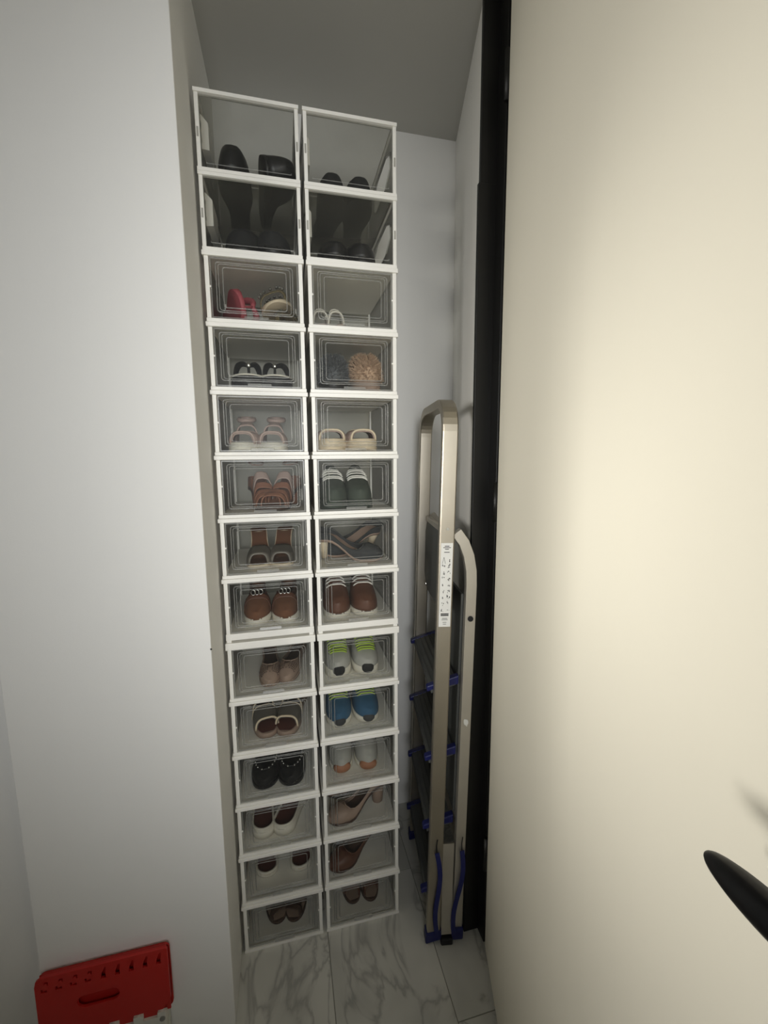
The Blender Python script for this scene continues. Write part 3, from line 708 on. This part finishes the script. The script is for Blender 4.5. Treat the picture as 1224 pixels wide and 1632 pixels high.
# ------------------------------------------------------------------ step ladder, folded, leaning in the corner
lad = empty('step_ladder', (.540, -.092, .0), (0, R(1.25), R(-8.5)), 'folded aluminium step ladder with blue step caps beside the shoe boxes', 'ladder')
LW, LT = .335, 1.553                         # width between rail centres, loop top
def loop_path(z0, top, r, y0, y1):
    p = [(0, y0, z0), (0, y0, (z0+top)/2), (0, y0, top-r)]
    for k in range(1, 9): a = R(180 - 90*k/8); p.append((0, y0+r+r*math.cos(a), top-r+r*math.sin(a)))
    for k in range(0, 9): a = R(90 - 90*k/8); p.append((0, y1-r+r*math.cos(a), top-r+r*math.sin(a)))
    p += [(0, y1, (z0+top)/2), (0, y1, z0)]
    return p
sec = [(-.0195,-.0095),(-.0165,-.0115),(.0165,-.0115),(.0195,-.0095),(.0195,.0095),(.0165,.0115),(-.0165,.0115),(-.0195,.0095)]
MB().sweep(loop_path(.03, LT, .075, 0, LW), sec, (1,0,0)).build('front_frame', ALU, lad, smooth=False)
for y in (0, LW):
    MB().tube([(0, y-.0125 if y == 0 else y+.0125, 1.232), (0, y-.0135 if y == 0 else y+.0135, 1.232)], .004, 12).build('rivet', SILV, lad)
# treads (fixed to front rails, sloping down towards the climber)
for z in (.165, .375, .590, .800):
    q = R(18)
    def tr(x, dz=0): return (x*math.cos(q) , z + x*math.sin(q) + dz)
    t = MB()
    a = tr(-.026); b = tr(.046)
    t.add([(a[0],.012,a[1]),(b[0],.012,b[1]),(b[0],LW-.012,b[1]),(a[0],LW-.012,a[1]),(a[0],.012,a[1]-.022),(b[0],.012,b[1]-.022),(b[0],LW-.012,b[1]-.022),(a[0],LW-.012,a[1]-.022)],
          [(0,1,2,3),(7,6,5,4),(0,4,5,1),(1,5,6,2),(2,6,7,3),(3,7,4,0)])
    tread = t.build('tread', TREAD, lad, bevel=.002)
    for k in range(5):
        x = -.02 + .0145*k; c = tr(x, .0008)
        MB().box(c[0]-.0025, c[0]+.0025, .02, LW-.02, c[1]-.001, c[1]+.0012).build('grip_rib', TREAD, tread)
    for y0, y1 in ((.0118, .030), (LW-.030, LW-.0118)):
        for xa, xb in ((-.038, .054),):
            p0 = tr(xa); p1 = tr(xb)
            c = MB(); c.add([(p0[0],y0,p0[1]-.012),(p1[0],y0,p1[1]-.022),(p1[0],y0,p1[1]+.004),(p0[0],y0,p0[1]+.003),
                             (p0[0],y1,p0[1]-.012),(p1[0],y1,p1[1]-.022),(p1[0],y1,p1[1]+.004),(p0[0],y1,p0[1]+.003)],
                            [(0,1,2,3),(7,6,5,4),(0,4,5,1),(1,5,6,2),(2,6,7,3),(3,7,4,0)])
            c.build('step_cap', BLUE, lad, bevel=.003)
# folded top platform: plate between the rails with chamfered corners
pm = plate_mesh('platform', [(.02,.985),(LW-.075,.985),(LW-.02,1.03),(LW-.02,1.17),(LW-.05,1.205),(.075,1.205),(.02,1.185)], [], .012, TREAD)
pm.transform(Matrix(((0,0,1,0),(1,0,0,0),(0,1,0,0),(0,0,0,1))))
pl = link('platform', pm, lad, (.012, 0, 0))
MB().box(-.008, .004, .03, LW-.03, 1.205, 1.222).build('platform_hook', ALU2, pl, bevel=.002)
for y in (.05, LW-.06): MB().ball((-.008, y, 1.0), .004, .005, .005, 8, 6).build('rivet', SILV, pl)
# rear legs with curved top bracket
RX = .071
for y in (.004, LW-.004):
    pts = [(RX, y, .03), (RX, y, .5), (RX, y, 1.08), (RX-.002, y, 1.12), (RX-.010, y, 1.16), (RX-.024, y, 1.195), (RX-.045, y, 1.222)]
    s2 = [(-.010,-.014),(.010,-.014),(.010,.014),(-.010,.014)]
    MB().sweep(pts, s2, (0,1,0)).build('rear_leg', ALU2, lad, bevel=.001)
    sg = -1 if y < .1 else 1
    MB().tube([(RX, y+sg*.009, .99), (RX, y+sg*.0125, .99)], .0075, 14).build('hole_plug', RUBBER, lad)
for z in (.30, .78):
    MB().box(RX-.008, RX+.008, .01, LW-.01, z-.012, z+.012).build('rear_brace', ALU2, lad, bevel=.002)
MB().box(RX-.020, RX-.012, .02, LW-.02, .40, 1.05).build('rear_panel', TREAD, lad, bevel=.002)
# feet
for y in (0, LW):
    c = MB(); c.add([(-.024,y-.015,.001),(.024,y-.015,.014),(.024,y+.015,.014),(-.024,y+.015,.001),(-.023,y-.015,.036),(.023,y-.015,.044),(.023,y+.015,.044),(-.023,y+.015,.036)],
                    [(3,2,1,0),(4,5,6,7),(0,1,5,4),(1,2,6,5),(2,3,7,6),(3,0,4,7)])
    c.build('foot', BLUE, lad, bevel=.004)
    c = MB().box(RX-.018, RX+.018, y-.012, y+.016, .004, .042); c.build('foot', BLUE, lad, bevel=.004)
# blue safety straps hanging along the near legs, each on a thin cord
for x0, x1, yy in ((.0, .012, -.0185), (.073, .060, -.0155)):
    pts = []; n = 16
    for k in range(n+1):
        u = k/n; pts.append((x0 + (x1-x0)*u + .008*math.sin(2*math.pi*u), yy, .305 - .285*u))
    sh = [(-.0012,-.0065),(.0012,-.0065),(.0012,.0065),(-.0012,.0065)]
    st = MB().sweep(pts, sh, (0,1,0)).build('strap', BLUE, lad, smooth=False)
    MB().tube([(x0, yy+.002, .303), (x0-.001, yy+.003, .325), (x0+.001, yy+.003, .345)], .0015, 6).build('cord', RUBBER, st)
# crossbar at the loop foot between legs: curved aluminium strap end
MB().sweep([(.036,-.004,.32),(.036,-.006,.18),(.038,-.012,.03)], [(-.002,-.016),(.002,-.016),(.002,.016),(-.002,.016)], (0,1,0)).build('stay_bar', ALU2, lad)
MB().box(.020, .056, -.022, .0, .001, .022).build('stay_foot', RUBBER, lad, bevel=.004)
# instruction sticker with pictograms and illegible small print
stk = MB().box(-.0155, .0155, -.0123, -.0117, .972, 1.196).build('sticker', M('sticker_white', 'e6e6e2', .5), lad)
mk = MB(); rnd = random.Random(3)
INK = M('sticker_ink', '2b2b2b', .6)
def bar(x0, x1, z, h=.0014): mk.box(x0, x1, -.0126, -.0122, z-h/2, z+h/2)
for z, w in ((1.188,.006),(1.184,.010),(1.180,.005),(1.172,.007)): bar(-w, w, z, .0018)
for r_ in range(9):
    zc = 1.150 - .0165*r_
    for xc in (-.0075, .0070):
        if r_ == 0 and xc < 0:
            for q in (-1, 1): mk.add([(xc, -.0126, zc+.009), (xc+.0009, -.0126, zc+.009), (xc+q*.004+.0009, -.0126, zc-.008), (xc+q*.004, -.0126, zc-.008)], [(0,1,2,3)])
            continue
        for q in range(rnd.randint(3, 5)):
            x = xc + rnd.uniform(-.004, .003); z = zc + rnd.uniform(-.005, .004); w = rnd.uniform(.0008, .0022); h = rnd.uniform(.001, .005)
            mk.box(x, x+w, -.0126, -.0122, z, z+h)
for z in (1.007, 1.003): bar(-.011, .010, z, .003)
for z, w in ((.995,.007),(.991,.008),(.984,.005),(.979,.004)): bar(-w, w, z, .0012)
mk.build('pictograms', INK, stk)
# torn label rest on the rear leg
vs = []; n = 11
for k in range(n): a = 2*math.pi*k/n; r_ = .009*(.6+.5*rnd.random()); vs.append((RX+r_*math.cos(a)*.8, -.0064, .693+r_*1.5*math.sin(a)-.4*r_*math.cos(a)))
MB().add(vs, [tuple(range(n))]).build('torn_label', M('torn_paper', 'd6d6d0', .8), lad)

# ------------------------------------------------------------------ red folding step stool leaning on the pier
RED = mat('red_plastic', 'b81d16', .5, noise=.03); REDD = RED
stool = empty('folding_stool', (-.270, -.1790, 0), (R(-1.0), 0, 0), 'red plastic folding step stool with white legs against the pier', 'stool')
xz = Matrix(((1,0,0,0),(0,0,1,0),(0,1,0,0),(0,0,0,1)))
x0, x1, zt, zb = -.131, .131, .304, .126
outer = [(x0+.012,zt),(x0+.003,zt-.006),(x0,zt-.018),(x0,zb),(x1-.02,zb),(x1-.02,zb+.018),(x1,zb+.045),(x1,zt-.004),(x1-.004,zt)]
holes = []
for k in range(9):
    c = x0 + .019 + .0280*k
    if k < 4:
        holes.append([(c-.009,zt-.036),(c-.009,zt-.026),(c-.004,zt-.026),(c-.004,zt-.031),(c+.004,zt-.029),(c+.004,zt-.036)])
        holes.append([(c-.001,zt-.010),(c+.007,zt-.010),(c+.007,zt-.020),(c+.003,zt-.020),(c+.003,zt-.015),(c-.003,zt-.018)])
    else:
        holes.append([(c-.006,zt-.037),(c+.006,zt-.037),(c+.005,zt-.025),(c+.008,zt-.009),(c+.003,zt-.009),(c-.004,zt-.025)])
holes.append(rrect(-.055, .029, .206, .238, .0150, 6))
pm = plate_mesh('top_panel', outer, holes, .005, RED, .0006); pm.transform(xz)
link('top_panel', pm, stool, (0, -.003, 0))
MB().box(x0+.004, x1-.004, .006, .009, zb, zt-.006).build('inner_panel', RED, stool, bevel=.001)
pm = plate_mesh('rear_panel', rrect(x0, x1, zb, zt-.010, .012), [], .004, RED); pm.transform(xz); link('rear_panel', pm, stool, (0, .015, 0))
MB().box(x0+.012, x1-.004, -.001, .008, zt-.007, zt-.003).build('top_edge', RED, stool, bevel=.001)
# white legs below with castellated hinge teeth
WPL = mat('white_plastic_legs', 'd8d6cc', .55, noise=.03)
pts = [(x0+.010,.004),(x1-.012,.004),(x1-.012,.147),(x1-.028,.147)]
for k in range(4):
    a = x1-.028-.050*k
    pts += [(a,.136),(a-.030,.136),(a-.030,.150),(a-.050,.150)]
pm = plate_mesh('front_leg', pts, [], .006, WPL); pm.transform(xz); link('front_leg', pm, stool, (0, -.0085, 0))
pm = plate_mesh('rear_leg', rrect(x0+.008, x1-.010, .004, .132, .004), [], .006, WPL); pm.transform(xz); link('rear_leg', pm, stool, (0, .014, 0))
for a in (x1-.018, x0+.018):
    MB().box(a-.006, a+.006, -.006, .014, .01, .132).build('side_leg', WPL, stool, bevel=.002)
    MB().tube([(a, -.0135, .130), (a, -.011, .130)], .006, 12).build('pivot', mat('pivot_grey', '8b8982', .5), stool)
